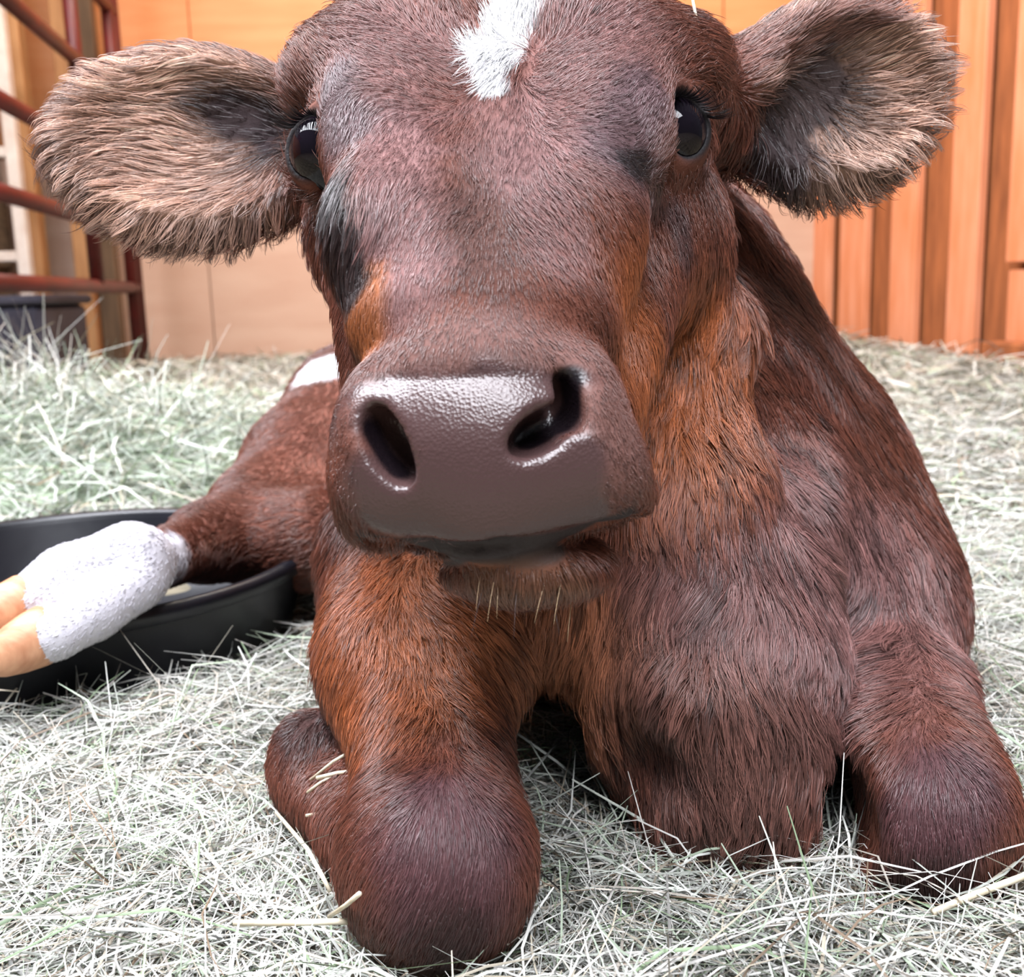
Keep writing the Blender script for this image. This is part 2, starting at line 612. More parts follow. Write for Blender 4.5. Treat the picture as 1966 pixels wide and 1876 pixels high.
BV = relax(BV, BQ, 3, .5)
fn = np.cross(BV[BQ[:, 2]] - BV[BQ[:, 0]], BV[BQ[:, 3]] - BV[BQ[:, 1]])
VN = np.zeros_like(BV)
for q in range(4):
    for c in range(3):
        VN[:, c] += np.bincount(BQ[:, q], fn[:, c], len(BV))
VN /= np.linalg.norm(VN, axis=1)[:, None] + 1e-12
bvh = BVHTree.FromPolygons([tuple(v) for v in BV], [tuple(int(i) for i in f) for f in BQ])


def hit(px, py, default=.5):
    d = P(px, py, 1.0) - CO
    r = bvh.ray_cast(Vector(CO), Vector(d).normalized(), 3.0)
    return np.array(r[0]) if r[0] is not None else P(px, py, default)


# ------------------------------------------------------------------ coat colours: markings and some painted shade placed on the skin in space
C_BASE = srgb(108, 60, 45)
C_RED = srgb(174, 98, 56)
C_GREY = srgb(136, 100, 98)
C_DARK = srgb(58, 34, 32)
C_BLACK = srgb(20, 14, 18)
C_PALE = srgb(212, 172, 152)
C_WHITE = srgb(250, 248, 250)
C_NOSE = srgb(74, 54, 53)
C_KNEE = srgb(88, 58, 62)
vc = np.tile(C_BASE, (len(BV), 1))
vc *= (1 + 0.10 * noise3(BV, 60, 1) + 0.08 * noise3(BV, 200, 2))[:, None]
fur = np.ones(len(BV))       # share of full hair density
wet = np.zeros(len(BV))      # bare damp skin


def seg_dist(p, a, b):
    ab = b - a
    l = ab @ ab
    t = np.clip(((p - a) @ ab) / l, 0, 1) if l > 1e-12 else np.zeros(len(p))
    return np.linalg.norm(p - a - t[:, None] * ab, axis=1)


def mask(pts, r, soft=.5):
    """pts: pixel polyline dropped on the skin; r in metres; 1 inside, fading over soft*r"""
    h = [hit(*q[:2]) if len(q) == 2 else P(*q) for q in pts]
    if len(h) == 1: h = h * 2
    d = np.min([seg_dist(BV, a, b) for a, b in zip(h[:-1], h[1:])], axis=0)
    d = d + 0.12 * r * noise3(BV, 400, 5)
    x = np.clip((r * (1 + soft / 2) - d) / (r * soft + 1e-9), 0, 1)
    return x * x * (3 - 2 * x)


def paint(pts, r, col, a=1.0, soft=.8):
    global vc
    m = (mask(pts, r, soft) * a)[:, None]
    vc = vc * (1 - m) + col * m


# body and legs
paint([(1290, 650), (1280, 850)], .035, C_RED, .9, 1)
paint([(1150, 1180), (950, 1180), (1100, 1250)], .03, srgb(190, 120, 84), .8, 1)
paint([(740, 1130), (760, 1260)], .04, C_RED, .8, 1)
paint([(1560, 1000), (1700, 1150), (1600, 1200)], .05, C_GREY, .6, 1.2)
paint([(1330, 1300), (1400, 1500)], .04, srgb(128, 92, 84), .6, 1.2)
paint([(860, 1600), (860, 1720)], .026, C_KNEE, .9, 1)
paint([(870, 1790), (870, 1830)], .014, C_DARK, .9, 1)  # shaded underside of the knee, painted dark
paint([(1830, 1500), (1800, 1570)], .022, C_KNEE, .9, 1)
paint([(1750, 1700), (1800, 1700)], .016, C_DARK, .9, 1)  # shade under the other knee, painted into the coat
paint([(590, 1400)], .016, C_DARK, .9, .8)
paint([(1300, 1050), (1420, 1080), (1560, 1120), (1650, 1050)], .028, C_GREY, .5, 1.2)
paint([(1480, 560), (1600, 760)], .02, srgb(96, 52, 40), .5, 1.2)  # shade of the neck hollow painted into the coat
# white: hip spot and hind sock
paint([(600, 712), (640, 700)], .018, C_WHITE, 1, .35)
sock = mask([(300, 1090, .66), (200, 1120, .63), (60, 1180, .60)], .042, .12)
vc = vc * (1 - sock[:, None]) + srgb(208, 205, 213) * sock[:, None]
fur *= 1 - .6 * sock
# face
paint([(960, 330), (930, 480)], .020, srgb(78, 46, 38), .9, 1.2)
paint([(760, 250), (760, 330), (770, 540)], .015, C_GREY, .85, 1)
paint([(1020, 330), (1080, 480)], .012, C_GREY, .5, 1)
paint([(1050, 250), (1150, 150), (1150, 60)], .03, C_GREY, .7, 1.2)
paint([(800, 100), (720, 60), (720, 180)], .025, C_GREY, .65, 1.2)
paint([(1210, 560), (1240, 700)], .022, C_RED, .8, 1)
paint([(690, 560), (690, 620)], .012, srgb(170, 100, 54), .8, .8)
paint([(640, 160), (665, 240)], .012, srgb(98, 82, 86), .8, 1)
paint([(1240, 180), (1210, 230), (1180, 290)], .015, srgb(98, 78, 84), .75, 1.2)
paint([(640, 360), (658, 450), (672, 540)], .0105, srgb(42, 26, 25), 1, .5)  # tear-stained cheek, with its shade painted in
paint([(1200, 312), (1230, 318)], .006, C_BLACK, .9, 1)  # shadow in the hollow before the eye, painted black
paint([(1250, 350), (1300, 410), (1310, 480)], .007, srgb(74, 58, 60), .65, 1.2)
for nm in 'lr':
    c, ax = EYE[nm]
    d = np.linalg.norm(BV - (c + ax * .014), axis=1)
    m = np.clip((.0162 - d) / .003, 0, 1)[:, None]
    vc = vc * (1 - m) + C_BLACK * m
    fur *= np.clip((d - .0165) / .004, 0, 1)
    wet = np.maximum(wet, m[:, 0] * .25)
# ears
for (c, L, F), dk in ((EL, [(470, 215), (530, 260)]), (ER, [(1560, 170), (1490, 270)])):
    q = (BV - c) @ F.T
    inside = (np.abs(q[:, 0]) < L * 1.05) & (np.abs(q[:, 1]) < .05) & (q[:, 2] > -.022) & (VN @ F[2] > -.2)
    far = np.clip((q[:, 0] / L + .75) / .5, 0, 1)
    m = (inside * far)[:, None] * .9
    tone = C_PALE * (1 - .25 * np.clip(noise3(BV, 150, 3), -1, 1))[:, None]
    vc = vc * (1 - m) + tone * m
    rim = np.clip(((q[:, 0] / L) ** 2 + (q[:, 1] / .045) ** 2 - .72) / .2, 0, 1) * (np.abs(q[:, 2]) < .03) * (q[:, 0] > -L * .5)
    m = (rim * inside)[:, None] * .85
    vc = vc * (1 - m) + srgb(112, 86, 82) * m
paint([(440, 215), (520, 255)], .014, srgb(38, 28, 36), .95, .8)
paint([(1430, 110), (1560, 60), (1680, 15)], .011, srgb(134, 92, 82), .9, .6)
paint([(1575, 165), (1500, 240), (1500, 290)], .017, srgb(38, 28, 32), .95, .6)
earhole = np.maximum(mask([(450, 220), (520, 250)], .013, .8), mask([(1570, 165), (1495, 270)], .014, .7))
fur *= 1 - .85 * earhole
# blaze
blaze = np.maximum(mask([(1010, -60), (985, 30), (950, 110)], .0095, .25), mask([(950, 110), (945, 165)], .0060, .3))
blaze = np.maximum(blaze, mask([(905, 85), (960, 100)], .0050, .3))
vc = vc * (1 - blaze[:, None]) + C_WHITE * blaze[:, None]
# nose leather
nose = np.maximum(mask([(750, 815), (900, 800), (1060, 790)], .0175, .45), mask([(760, 930), (900, 930), (1080, 920)], .0175, .7))
nose = np.maximum(nose, mask([(740, 985), (930, 1015), (1120, 985)], .010, .5))
vc = vc * (1 - nose[:, None]) + C_NOSE * nose[:, None]
wet = np.maximum(wet, nose)
fur *= 1 - nose
muz = mask([(730, 720), (900, 650), (1120, 700), (1190, 850), (1190, 950)], .013, 1) * (1 - nose)
vc = vc * (1 - .6 * muz[:, None]) + srgb(104, 78, 74) * .6 * muz[:, None]
lip = np.maximum(mask([(800, 1050), (880, 1070), (960, 1072), (1060, 1062), (1140, 1040)], .0042, .6), mask([(700, 1030), (830, 1045), (960, 1040), (1080, 1030), (1200, 990)], .004, .6))
fur *= 1 - lip
vc = vc * (1 - lip[:, None]) + srgb(34, 24, 26) * lip[:, None]
wet = np.maximum(wet * (1 - lip), lip * .3)
paint([(950, 1130), (1080, 1130)], .010, srgb(120, 84, 62), .7, 1)
for pts in ([(715, 830), (760, 900)], [(1010, 850), (1085, 810)], [(1098, 790), (1092, 730)]):
    paint(pts, .0050, C_BLACK, 1, .6)
    fur *= 1 - mask(pts, .009, .4)
fur[BV[:, 2] < 0.004] = 0
vc = np.clip(vc, 0.002, 1)

calf = empty('calf', tuple(P(1200, 1300, .6) * np.array([1, 1, 0])))
tag(calf, 'young red-brown calf lying on hay with white blaze and one white hind sock', 'calf')
OFF = np.array(calf.location)


def hide_material():
    m, nt, b = new_mat('calf_hide')
    L = nt.links.new
    at = nt.nodes.new('ShaderNodeAttribute'); at.attribute_name = 'Col'
    wt = nt.nodes.new('ShaderNodeAttribute'); wt.attribute_name = 'wet'
    L(at.outputs['Color'], b.inputs['Base Color'])
    mr = nt.nodes.new('ShaderNodeMapRange')
    mr.inputs[3].default_value, mr.inputs[4].default_value = 0.85, 0.27
    L(wt.outputs['Fac'], mr.inputs[0]); L(mr.outputs[0], b.inputs['Roughness'])
    vo = nt.nodes.new('ShaderNodeTexVoronoi'); vo.inputs['Scale'].default_value = 900
    tc = nt.nodes.new('ShaderNodeTexCoord')
    L(tc.outputs['Object'], vo.inputs['Vector'])
    no = nt.nodes.new('ShaderNodeTexNoise'); no.inputs['Scale'].default_value = 160; no.inputs['Detail'].default_value = 4
    L(tc.outputs['Object'], no.inputs['Vector'])
    ad = nt.nodes.new('ShaderNodeMath'); ad.operation = 'ADD'
    L(vo.outputs['Distance'], ad.inputs[0]); L(no.outputs[0], ad.inputs[1])
    bp = nt.nodes.new('ShaderNodeBump'); bp.inputs['Strength'].default_value = .25; bp.inputs['Distance'].default_value = .0006
    L(ad.outputs[0], bp.inputs['Height']); L(bp.outputs[0], b.inputs['Normal'])
    return m


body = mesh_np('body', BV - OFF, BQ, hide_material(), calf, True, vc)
a = body.data.attributes.new('wet', 'FLOAT', 'POINT'); a.data.foreach_set('value', wet.astype(np.float32))

# ------------------------------------------------------------------ eyes
def ball_mesh(name, c, ax, r, mat, parent):
    F = frame(ax)
    v, f = [], []
    nu, nv = 32, 20
    for i in range(nv + 1):
        th = math.pi * i / nv
        bulge = 1 + .07 * math.exp(-(th / .55) ** 2)
        for j in range(nu):
            ph = 2 * math.pi * j / nu
            q = np.array([math.cos(th), math.sin(th) * math.cos(ph), math.sin(th) * math.sin(ph)]) * r * bulge
            v.append(c + q @ F)
    for i in range(nv):
        for j in range(nu):
            w = (j + 1) % nu
            f.append((i * nu + j, (i + 1) * nu + j, (i + 1) * nu + w, i * nu + w))
    return mesh_np(name, np.array(v) - OFF, np.array(f), mat, parent)


m_eye, nt_, b_ = new_mat('dark_wet_eye')
b_.inputs['Base Color'].default_value = (.006, .004, .007, 1)
b_.inputs['Roughness'].default_value = .04
b_.inputs['IOR'].default_value = 1.33
for nm in 'lr':
    c, ax = EYE[nm]
    e = ball_mesh('eyeball', c - ax * .0000, ax, .0170, m_eye, calf)
    e['label'] = 'glossy near-black eyeball'


# ------------------------------------------------------------------ hooves (two claws of the outstretched hind foot, one folded fore hoof)
m_hoof = plain('hoof_horn', srgb(214, 160, 124), .45, 60, .15, col2=srgb(178, 118, 84), stretch=(1, 4, 1))


def hoof(a, b, ra, rb, name='hoof', mat=None, squash=.75):
    """a claw: blunt tapering shell from coronet a to toe b"""
    a, b = np.asarray(a), np.asarray(b)
    F = frame(b - a, np.array([0, 0, 1.0]))
    L = np.linalg.norm(b - a)
    v, f = [], []
    prof = [(-.10, .80), (0, 1.0), (.04, 1.04), (.25, 1.05), (.5, .98), (.75, .80), (.92, .52), (1.0, .20)]
    n = 20
    for (t, s) in prof:
        r = ra + (rb - ra) * max(t, 0)
        for j in range(n):
            th = 2 * math.pi * j / n
            y = math.cos(th) * r * s; z = math.sin(th) * r * s * squash
            if y < 0: y *= .85
            v.append(a + F[0] * L * t + F[1] * y + F[2] * z)
    for i in range(len(prof) - 1):
        for j in range(n):
            w = (j + 1) % n
            f.append((i * n + j, i * n + w, (i + 1) * n + w, (i + 1) * n + j))
    f.append(tuple(range(n - 1, -1, -1))); f.append(tuple((len(prof) - 1) * n + j for j in range(n)))
    return mesh_np(name, np.array(v) - OFF, f, mat or m_hoof, calf)


hoof(P(58, 1152, .617), P(-85, 1225, .592), .0165, .0140)
hoof(P(100, 1216, .601), P(-40, 1286, .578), .0178, .0145)

# ------------------------------------------------------------------ fur
# flow of the coat: (from pixel, towards pixel, hair length mm, lift)
FLOW = [
    # forehead and nose: away from the swirl between the eyes
    (950, 200, 950, 280, 4.3, .30), (940, 330, 930, 430, 3.7, .3), (930, 480, 925, 600, 3.1, .25), (860, 400, 800, 520, 3.1, .25), (760, 300, 740, 420, 3.1, .25),
    (760, 520, 750, 640, 2.5, .2), (1050, 420, 1120, 540, 3.7, .25), (1120, 330, 1180, 420, 4.3, .3), (860, 620, 850, 700, 1.9, .2), (1080, 620, 1110, 700, 1.9, .2),
    (720, 760, 690, 860, 1.9, .2), (1180, 800, 1215, 900, 1.9, .2), (1200, 950, 1230, 990, 1.9, .2),
    (850, 150, 780, 120, 5.0, .3), (760, 120, 680, 80, 4.3, .3), (900, 60, 860, -40, 5.6, .35), (1010, 40, 1040, -60, 11, .3), (960, 120, 930, 170, 10, .35),
    (1080, 140, 1160, 80, 4.3, .3), (1200, 100, 1280, 40, 4.3, .3), (1150, 220, 1230, 200, 3.7, .25), (1250, 200, 1300, 130, 3.1, .25),
    (640, 150, 590, 90, 4.3, .3), (650, 250, 640, 330, 3.1, .25), (1200, 480, 1260, 600, 5.6, .25), (1280, 480, 1320, 620, 6.2, .25), (1310, 380, 1330, 480, 4.3, .3),
    (660, 420, 672, 560, 13, .12), (640, 370, 655, 470, 11, .12), (690, 600, 690, 700, 4.3, .2), (1180, 620, 1230, 760, 4.3, .25),
    # chin
    (1010, 1130, 1010, 1220, 6.3, .35), (900, 1110, 890, 1190, 5.4, .35), (1120, 1100, 1140, 1180, 6.3, .35),
    # ears
    (420, 200, 300, 150, 12.6, .3), (300, 110, 160, 90, 12.6, .3), (200, 160, 80, 150, 13.7, .4), (330, 300, 180, 320, 13.7, .35), (120, 260, 20, 290, 15.8, .45), (200, 380, 130, 470, 16.8, .45),
    (330, 420, 300, 540, 18.9, .45), (450, 420, 450, 540, 17.9, .45), (540, 400, 560, 490, 14.7, .4), (420, 330, 300, 400, 13.7, .35), (500, 160, 400, 120, 9.5, .25), (560, 190, 500, 150, 8.4, .25),
    (1440, 130, 1560, 60, 8.4, .22), (1600, 40, 1720, -30, 9.5, .25), (1420, 250, 1430, 360, 11.6, .3), (1700, 60, 1800, 0, 12.6, .35), (1760, 150, 1880, 120, 13.7, .4), (1680, 200, 1800, 230, 13.7, .35),
    (1700, 290, 1780, 380, 14.7, .4), (1600, 320, 1620, 430, 16.8, .45), (1500, 320, 1490, 420, 14.7, .4), (1450, 310, 1430, 390, 12.6, .35),
    # neck, chest
    (1400, 520, 1480, 640, 14.5, .15), (1330, 620, 1330, 760, 17.4, .18), (1270, 800, 1260, 950, 18.8, .2), (1350, 800, 1390, 950, 18.8, .2), (1500, 650, 1570, 780, 13.0, .12), (1600, 750, 1680, 900, 13.0, .12),
    (1540, 850, 1620, 1000, 17.4, .15), (1300, 1000, 1280, 1150, 23.2, .25), (1420, 1000, 1440, 1150, 21.8, .22), (1560, 1000, 1640, 1130, 18.8, .2), (1700, 1000, 1760, 1130, 14.5, .15),
    (1750, 1150, 1720, 1300, 17.4, .22), (1650, 1180, 1560, 1310, 21.8, .22), (1550, 1250, 1480, 1370, 23.2, .22), (1400, 1150, 1370, 1260, 23.2, .28), (1250, 1150, 1230, 1280, 24.6, .28), (1100, 1200, 1110, 1320, 24.6, .28),
    (980, 1180, 1020, 1280, 20.3, .25), (1180, 1300, 1200, 1400, 21.8, .3), (1320, 1300, 1280, 1420, 21.8, .35), (1430, 1350, 1420, 1500, 24.6, .25), (1530, 1350, 1530, 1500, 24.6, .25), (1250, 1420, 1290, 1560, 20.3, .25),
    (1400, 1550, 1390, 1680, 23.2, .3), (1520, 1530, 1500, 1660, 23.2, .3), (1300, 1560, 1340, 1680, 20.3, .3),
    # legs
    (720, 1120, 690, 1230, 10.2, .22), (820, 1150, 850, 1260, 10.2, .22), (680, 1300, 680, 1420, 9.3, .22), (820, 1300, 830, 1420, 10.2, .22), (920, 1350, 940, 1460, 9.3, .22), (800, 1430, 790, 1540, 9.3, .25),
    (760, 1540, 700, 1660, 6.0, .2), (870, 1540, 880, 1680, 6.0, .18), (970, 1560, 1000, 1680, 6.8, .2), (760, 1700, 720, 1790, 6.0, .2), (880, 1740, 840, 1830, 5.1, .2), (960, 1740, 950, 1830, 6.0, .2),
    (590, 1430, 570, 1520, 5.1, .25), (600, 1520, 610, 1600, 6.0, .25),
    (1700, 1330, 1690, 1440, 8.5, .22), (1650, 1450, 1630, 1560, 7.6, .22), (1760, 1450, 1770, 1560, 6.8, .2), (1850, 1450, 1890, 1560, 6.8, .2), (1680, 1600, 1670, 1700, 6.8, .2), (1800, 1600, 1800, 1700, 6.0, .2), (1890, 1580, 1900, 1680, 6.0, .2),
    # hind leg
    (600, 740, 560, 830, 5.6, .25), (560, 850, 500, 950, 5.6, .2), (620, 900, 600, 1000, 6.3, .2), (440, 1000, 370, 1040, 5.6, .2), (500, 1050, 420, 1070, 5.6, .25),
    (280, 1060, 180, 1110, 2.8, .12), (160, 1080, 60, 1130, 2.1, .12), (180, 1190, 90, 1240, 2.1, .12),
]
FUR = 1.0
anc, adir, alen, alift = [], [], [], []
for (x0, y0, x1, y1, ln, lf) in FLOW:
    h = hit(x0, y0)
    dep = float((h - CO) @ CAMF[2])
    d = P(x1, y1, dep) - P(x0, y0, dep)
    anc.append(h); adir.append(d / np.linalg.norm(d)); alen.append(ln); alift.append(lf)
for (p, d, ln) in (((-.02, .95, .28), (0, .5, -.5), 9), ((.15, .9, .2), (0, .5, -.8), 9), ((-.15, 1.0, .15), (-.3, .2, -.9), 9), ((0, .6, .42), (0, .8, .2), 9), ((.2, .75, .1), (.0, .6, -.8), 9)):
    anc.append(np.array(p)); adir.append(np.array(d) / np.linalg.norm(d)); alen.append(ln); alift.append(.2)
anc, adir, alen, alift = map(np.array, (anc, adir, alen, alift))
FD = np.zeros_like(BV); FLn = np.zeros(len(BV)); FLf = np.zeros(len(BV))
for i0 in range(0, len(BV), 40000):
    sl = slice(i0, i0 + 40000)
    d2 = ((BV[sl, None, :] - anc[None]) ** 2).sum(2) + 4e-5
    w = d2 ** -2
    w /= w.sum(1)[:, None]
    FD[sl] = w @ adir; FLn[sl] = w @ alen; FLf[sl] = w @ alift

tris = np.concatenate([BQ[:, [0, 1, 2]], BQ[:, [0, 2, 3]]])
e1 = BV[tris[:, 1]] - BV[tris[:, 0]]; e2 = BV[tris[:, 2]] - BV[tris[:, 0]]
tn = np.cross(e1, e2); area2 = np.linalg.norm(tn, axis=1); tn /= area2[:, None] + 1e-15
cen = BV[tris].mean(1)
view = CO - cen; dist = np.linalg.norm(view, axis=1); view /= dist[:, None]
facing = (tn * view).sum(1)
dens = fur[tris].mean(1) * area2 * np.where(facing > -.25, 1.0, .12) / np.clip(dist / .42, .8, 2.5) ** 1.6
N = int(330000 * FUR)
cum = np.cumsum(dens); cum /= cum[-1]
ti = np.searchsorted(cum, RNG.random(N))
u, v = RNG.random(N), RNG.random(N)
fl_ = u + v > 1
u[fl_], v[fl_] = 1 - u[fl_], 1 - v[fl_]
bw = np.stack([1 - u - v, u, v], 1)
T = tris[ti]
mix = lambda A: (A[T] * (bw[:, :, None] if A.ndim == 2 else bw)).sum(1)
root = mix(BV); nrm = mix(VN); nrm /= np.linalg.norm(nrm, axis=1)[:, None]
fd = mix(FD); hl = mix(FLn) * .001; lf = mix(FLf); hc = mix(vc); hd = np.linalg.norm(root - CO, axis=1)
fd += .16 * np.stack([noise3(root, 170, 11), noise3(root, 170, 12), noise3(root, 170, 13)], 1)
fd += .10 * RNG.normal(size=(N, 3))
tang = fd - nrm * (fd * nrm).sum(1)[:, None]
tang /= np.linalg.norm(tang, axis=1)[:, None] + 1e-9
hl *= np.clip(1 + .25 * RNG.normal(size=N), .4, 1.7)
lf = lf * np.clip(1 + .35 * RNG.normal(size=N), .2, 2)
NP = 6
pts = np.zeros((N, NP, 3))
pts[:, 0] = root - nrm * .0006
side = np.cross(nrm, tang)
wv = noise3(root, 120, 21)
ph = 3.0 * noise3(root, 45, 22)
longh = np.clip((hl - .010) / .012, 0, 1)
for k in range(1, NP):
    t = k / (NP - 1)
    wv_a = np.clip(hl / .012, .25, 1.6)
    pts[:, k] = root + tang * (hl * t)[:, None] + nrm * (hl * lf * (1.5 * t - .8 * t * t) + .0002)[:, None] + side * (hl * (.17 * wv * wv_a * t * t + .055 * longh * np.sin(6.5 * t + ph) * t))[:, None]
# clumps: tips lean together
wr_ = root + .0012 * np.stack([noise3(root, 700, 31), noise3(root, 700, 32), noise3(root, 700, 33)], 1)
cs = np.where(hl > .0125, .0054, np.where(hl > .009, .0036, .0021))
key = np.floor(wr_ / cs[:, None]).astype(np.int64)
kk = (key[:, 0] * 73856093) ^ (key[:, 1] * 19349663) ^ (key[:, 2] * 83492791) ^ np.round(cs * 1e5).astype(np.int64)
_, inv, cntc = np.unique(kk, return_inverse=True, return_counts=True)
cstr = np.clip((hl - .004) / .010, .15, .84)
for k in range(2, NP):
    t = (k / (NP - 1)) ** 1.5
    mean = np.stack([np.bincount(inv, pts[:, k, q]) for q in range(3)], 1) / cntc[:, None]
    pts[:, k] += (mean[inv] - pts[:, k]) * (cstr * t)[:, None]
cl = RNG.normal(size=len(cntc))[inv]
tone = np.clip(1 + (.20 * RNG.normal(size=N) + .23 * cl) * np.clip(hl / .010, .5, 1.15), .35, 1.8)
hc = hc * tone[:, None]
hc = np.clip(hc, .002, 1)
rad = np.clip(hd / .42, .85, 2.3) * .000105 * np.clip(1 + .2 * RNG.normal(size=N), .5, 1.6)
rads = rad[:, None] * np.array([1.0, 1.0, .95, .85, .65, .15])[None]


def make_curves(name, pts, rads, cols, mat, parent):
    n, k = pts.shape[:2]
    cu = bpy.data.hair_curves.new(name)
    cu.add_curves([k] * n)
    cu.attributes['position'].data.foreach_set('vector', (pts - OFF).astype(np.float32).ravel())
    ra = cu.attributes.get('radius') or cu.attributes.new('radius', 'FLOAT', 'POINT')
    ra.data.foreach_set('value', rads.astype(np.float32).ravel())
    ca = cu.attributes.new('Col', 'FLOAT_COLOR', 'CURVE')
    c4 = np.ones((n, 4), dtype=np.float32); c4[:, :3] = cols
    ca.data.foreach_set('color', c4.ravel())
    cu.materials.append(mat)
    o = bpy.data.objects.new(name, cu)
    COL.objects.link(o)
    o.parent = parent
    return o


m_fur, nt, b = new_mat('calf_hair')
at = nt.nodes.new('ShaderNodeAttribute'); at.attribute_name = 'Col'
nt.links.new(at.outputs['Color'], b.inputs['Base Color'])
b.inputs['Roughness'].default_value = .36
b.inputs['Specular IOR Level'].default_value = .75
make_curves('fur', pts, rads, hc, m_fur, calf)

# eyelashes and chin whiskers
lp, lr, lc = [], [], []
for nm, s in (('l', -1), ('r', 1)):
    c, ax = EYE[nm]
    F = frame(ax)
    for i in range(90):
        th = random.uniform(-.75, 1.15) + math.pi / 2 * 1.0
        b0 = c + ax * .0135 + (F[1] * math.sin(th) * .0118 + F[2] * math.cos(th) * .0122)
        L = random.uniform(.009, .015)
        out = ax * .8 + F[1] * .35 * math.sin(th) + F[2] * math.cos(th) * .5 - np.array([0, 0, .25])
        q = [b0 + out * L * t - np.array([0, 0, 1]) * L * .35 * t * (1 - t) for t in np.linspace(0, 1, 5)]
        lp.append(q); lr.append([.00016, .00016, .00014, .0001, .00003]); lc.append(C_BLACK)
make_curves('eyelashes', np.array(lp), np.array(lr), np.array(lc), m_fur, calf)
lp, lr, lc = [], [], []
for i in range(11):
    x, y = random.uniform(880, 1140), random.uniform(1105, 1150)
    h = hit(x, y)
    L = random.uniform(.008, .016)
    o = camdir(random.uniform(-.35, .35), -.8, -.5)
    q = [h + o * L * t + camdir(0, -1, 0) * L * .3 * t * t for t in np.linspace(0, 1, 5)]
    lp.append(q); lr.append([  .00010, .00010, .00009, .00007, .00002]); lc.append(srgb(190, 160, 120) if random.random() < .5 else C_DARK)
make_curves('chin_whiskers', np.array(lp), np.array(lr), np.array(lc), m_fur, calf)

# ------------------------------------------------------------------ black rubber feed pan
m_rubber = plain('black_rubber', srgb(20, 21, 28), .36, 30, .1, col2=srgb(14, 15, 22))
PX, PY, PR, PH = -0.335, 0.775, 0.180, 0.064
pan = empty('feed_pan', (PX, PY, 0))
tag(pan, 'shallow round black rubber feed pan on the hay behind the white foot', 'feed pan')
MB().lathe([(0.001, .004), (PR * .86, .004), (PR * .885, .012), (PR * .95, PH - .006), (PR * .955, PH - .004)], (0, 0, 0)).build('inner_wall', m_rubber, pan, True)
MB().lathe([(PR * .90, 0), (PR * .985, PH - .012)], (0, 0, 0)).build('outer_wall', m_rubber, pan, True)
MB().lathe([(PR * .955, PH - .004), (PR * .96, PH), (PR, PH + .001), (PR * 1.012, PH - .003), (PR * 1.01, PH - .010), (PR * .985, PH - .012)], (0, 0, 0)).build('rolled_rim', m_rubber, pan, True)


# ------------------------------------------------------------------ hay
def hay_material():
    m, nt, b = new_mat('hay')
    at = nt.nodes.new('ShaderNodeAttribute'); at.attribute_name = 'Col'
    nt.links.new(at.outputs['Color'], b.inputs['Base Color'])
    b.inputs['Roughness'].default_value = .6
    b.inputs['Specular IOR Level'].default_value = .4
    return m


M_HAY = hay_material()
HAYC = np.array([srgb(232, 232, 224), srgb(212, 216, 204), srgb(240, 236, 228), srgb(194, 208, 184), srgb(204, 194, 174), srgb(166, 188, 150), srgb(222, 212, 198), srgb(160, 138, 116)])
HAYW = np.array([.24, .2, .2, .1, .1, .05, .08, .03])


def ground_h(x, y):
    p = np.stack([x, y, np.zeros_like(x)], 1)
    return .004 * noise3(p, 22, 41) + .003 * noise3(p, 60, 42) + .004


def blades(x, y, z, L, wdt, yaw, pit, curl, cols):
    """flat, slightly folded, bent blades: 4 stations x 3 points"""
    n = len(x)
    dirh = np.stack([np.cos(yaw), np.sin(yaw), np.zeros(n)], 1)
    sid = np.stack([-np.sin(yaw), np.cos(yaw), np.zeros(n)], 1)
    roll = RNG.uniform(-.9, .9, n)
    S = 4
    V = np.zeros((n, S, 3, 3), dtype=np.float32)
    up = np.array([0, 0, 1.0])
    wv = sid * np.cos(roll)[:, None] + up * np.sin(roll)[:, None]
    nv = up * np.cos(roll)[:, None] - sid * np.sin(roll)[:, None]
    c0 = np.stack([x, y, z], 1)
    for s in range(S):
        t = s / (S - 1) - .5
        c = c0 + dirh * (L * t * np.cos(pit))[:, None] + up * (L * t * np.sin(pit))[:, None] + (sid * (curl[:, 0] * L * (t * t - .1))[:, None] + up * (curl[:, 1] * L * (.12 - t * t))[:, None])
        w = wdt * (1.0 if 0 < s < S - 1 else .55)
        V[:, s, 0] = c - wv * (w / 2)[:, None]
        V[:, s, 1] = c + nv * (w * .22)[:, None]
        V[:, s, 2] = c + wv * (w / 2)[:, None]
    base = (np.arange(n) * S * 3)[:, None]
    q = []
    for s in range(S - 1):
        for e in range(2):
            q.append(np.concatenate([base + s * 3 + e, base + (s + 1) * 3 + e, base + (s + 1) * 3 + e + 1, base + s * 3 + e + 1], 1))
    F = np.concatenate(q)
    C = np.repeat(cols, S * 3, axis=0)
    return V.reshape(-1, 3), F, C


def hay_cols(n):
    c = HAYC[RNG.choice(len(HAYC), n, p=HAYW / HAYW.sum())]
    return np.clip(c * (.68 + .19 * RNG.normal(size=n))[:, None], .02, .9)


def in_view(x, y, m=.12):
    px, py, d = to_px(np.stack([x, y, np.zeros_like(x)], 1))
    return (px > -W * m) & (px < W * (1 + m)) & (py < H * (1 + m))


def scatter(n, y0, y1, power, wmax):
    y = y0 + (y1 - y0) * RNG.random(n) ** power
    x = (RNG.random(n) * 2 - 1) * (wmax + .56 * y)
    return x, y


L0 = lambda l: l * .56
VV, FF, CC = [], [], []
off = 0


def add(v, f, c):
    global off
    VV.append(v); FF.append(f + off); CC.append(c); off += len(v)


